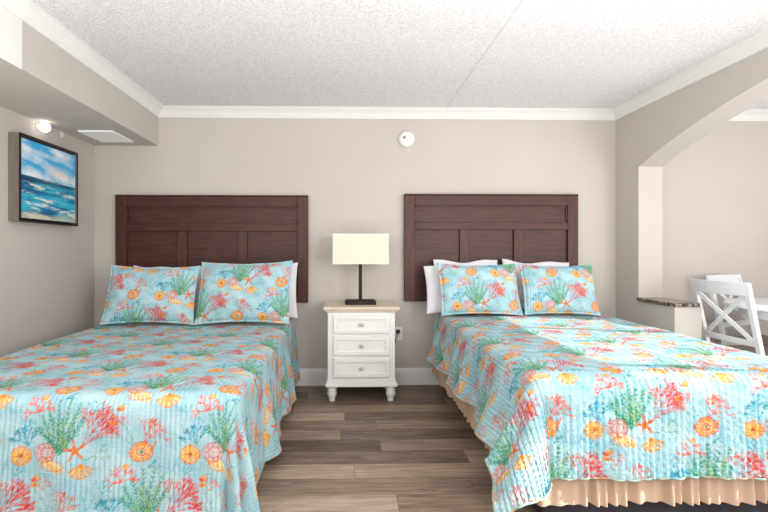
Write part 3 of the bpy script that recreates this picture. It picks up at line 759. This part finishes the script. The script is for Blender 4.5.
# ------------------------------------------------------------------ dining set
def dining_chair(label, loc, rz):
    t = thing('dining_chair', label, 'chair', loc, (0,0,rz), 'white dining chairs')   # faces +y, back at -y
    zt = .965
    hw = .205; bt = lambda z: -.19-.115*max(0, z-.44)/.52-.04*max(0, .44-z)/.44    # leaning back posts
    for sx in (-1, 1):
        b = B(); zs_ = [0,.2,.44,.6,.75,.93]
        for i in range(5):
            bar(b, (sx*(hw-.005+.01*(zs_[i]/.93)), bt(zs_[i]), zs_[i]), (sx*(hw-.005+.01*(zs_[i+1]/.93)), bt(zs_[i+1]), zs_[i+1]+.004), .036, .028, (0,1,0))
        obj('back_post', b, M_chair, t, bevel=.004)
        obj('leg', bar(B(), (sx*.195,.185,.44), (sx*.2,.20,0), .04, .04, (0,1,0), .028, .028), M_chair, t, bevel=.003)
        obj('side_stretcher', bar(B(), (sx*.197,.19,.2), (sx*.2,bt(.2),.2), .02, .03), M_chair, t, bevel=.003)
    def rail(z0, z1, bow, th=.022, ex=0.0):
        b = B(); n = 10; ring = []
        for i in range(n+1):
            u = -1+2*i/n; x = u*(hw+ex); y = bt((z0+z1)/2)-bow*(1-u*u)
            ring.append([b.verts.new((x, y+dy+(bt(z)-bt((z0+z1)/2)), z)) for dy, z in ((-th/2,z0),(th/2,z0),(th/2,z1),(-th/2,z1))])
        for i in range(n):
            for k in range(4): b.faces.new((ring[i][k], ring[i][(k+1)%4], ring[i+1][(k+1)%4], ring[i+1][k]))
        b.faces.new(ring[0]); b.faces.new(ring[-1][::-1]); bmesh.ops.recalc_face_normals(b, faces=b.faces[:]); return b
    obj('top_rail', rail(.875, zt, .03, ex=.028), M_chair, t, bevel=.004)
    obj('lower_rail', rail(.535, .575, .012), M_chair, t, bevel=.003)
    for sx, o_ in ((-1,0), (1,-.012)):
        obj('cross_slat', bar(B(), (-sx*.19, bt(.885)+o_-.006, .885), (sx*.19, bt(.57)+o_, .57), .030, .012, (0,1,0)), M_chair, t, bevel=.002)
    obj('seat', box(B(), -.215, .215, -.185, .235, .44, .462), M_seat, t, bevel=.008, seg=3)
    b = B(); 
    for q in ((-.19,.19,.17,.19),(-.19,.19,-.19,-.17),(-.205,-.185,-.18,.18),(.185,.205,-.18,.18)): box(b, *q, .385, .44)
    obj('apron', b, M_chair, t, bevel=.002)
    obj('front_stretcher', bar(B(), (-.2,0,.2), (.2,0,.2), .02, .03), M_chair, t, bevel=.003)
    return t
dining_chair('white cross-back dining chair just behind the granite ledge, its back to the bed', (2.93, 3.01, 0), -PI/2+.03)
dining_chair('white cross-back dining chair farther back, beside the dining wall', (3.38, 3.40, 0), PI+.36)
t = thing('dining_table', 'round white dining table at the right edge beyond the arch', 'table', (3.30, 2.94, .012))
obj('tabletop', lathe(B(), [(.50,.752),(.515,.756),(.52,.768),(.515,.778),(.50,.782)], (0,0,0), 64), M_chair, t, True)
obj('apron', lathe(B(), [(.43,.69),(.43,.752)], (0,0,0), 48), M_chair, t)
obj('pedestal', lathe(B(), [(.07,.06),(.07,.10),(.045,.14),(.05,.3),(.065,.4),(.045,.52),(.05,.62),(.09,.69)], (0,0,0), 24), M_chair, t, True)
for k in range(4):
    a = PI/4+k*PI/2; c, s_ = math.cos(a), math.sin(a)
    obj('leg', bar(B(), (.04*c,.04*s_,.10), (.34*c,.34*s_,.008), .045, .06, (0,0,1), .04, .04), M_chair, t, bevel=.005)

# ------------------------------------------------------------------ solid wall behind the camera, dining wall with window
S('wall_front', box(B(), XW, XE, YB-.12, YB, 0, CZ), M_wall)
b = box(box(B(), XE, XE+.12, YB, .15, 0, CZ), XE, XE+.12, 2.62, YW, 0, CZ)
box(b, XE, XE+.12, .15, 2.62, 2.20, CZ); box(b, XE, XE+.12, .15, 2.62, 0, .3)
S('wall_dining', b, M_wall)
w = S('window_1', box(box(box(box(B(), XE+.03, XE+.09, .15, .19, .3, 2.20), XE+.03, XE+.09, 2.58, 2.62, .3, 2.20), XE+.03, XE+.09, .19, 2.58, .3, .35), XE+.03, XE+.09, .19, 2.58, 2.16, 2.20), M_trim)
for y in (1.16, 2.12): obj('mullion', box(B(), XE+.04, XE+.08, y-.025, y+.025, .35, 2.16), M_trim, w)

# ------------------------------------------------------------------ light
def area(name, loc, rot, sx, sy, power, col=(1,1,1)):
    l = bpy.data.lights.new(name, 'AREA'); l.shape = 'RECTANGLE'; l.size = sx; l.size_y = sy; l.energy = power; l.color = col
    o = bpy.data.objects.new(name, l); C.objects.link(o); o.location = loc; o.rotation_euler = rot; return o
area('bedroom_fill', (-1.1, YB+.03, 1.6), (PI/2, 0, 0), 1.8, 1.3, 25, (1,.995,.99))  # added fill standing in for daylight; no opening in the wall behind it
area('left_wall_fill', (1.6, YB+.38, 1.5), (PI/2, 0, .75), 1.0, 1.5, 46, (1,.995,.99))  # added lamp turned left to brighten the left wall; no balcony door built
area('dining_fill', (3.4, YB+.03, 1.4), (PI/2, 0, 0), 1.4, 1.9, 60, (1,.985,.98))  # added fill brightening the dining end, set before a solid wall
area('ceiling_fill', (.1, .55, .5), (PI, 0, 0), 3.6, 1.4, 66, (1,.995,.99))  # added lamp floating in the room, aimed up to brighten the ceiling
area('dining_ceiling_fill', (3.4, 1.2, .5), (PI, 0, 0), 1.4, 2.0, 18, (1,.99,.985))  # second added up-light, hanging free on the dining side
sun = bpy.data.lights.new('sun', 'SUN'); sun.energy = 7.5; sun.angle = math.radians(.4); sun.color = (1,.97,.92)
so = bpy.data.objects.new('sun', sun); C.objects.link(so); d = Vector((-.85, .22, -.4)).normalized()
so.rotation_euler = d.to_track_quat('-Z', 'Y').to_euler()
wd = bpy.data.worlds.new('world'); bpy.context.scene.world = wd; wd.use_nodes = True
bg = wd.node_tree.nodes['Background']; bg.inputs[0].default_value = (.85,.93,1,1); bg.inputs[1].default_value = 1.5
vs = bpy.context.scene.view_settings; vs.view_transform = 'Standard'; vs.look = 'None'; vs.gamma = 1; vs.exposure = 0.0; vs.use_curve_mapping = False
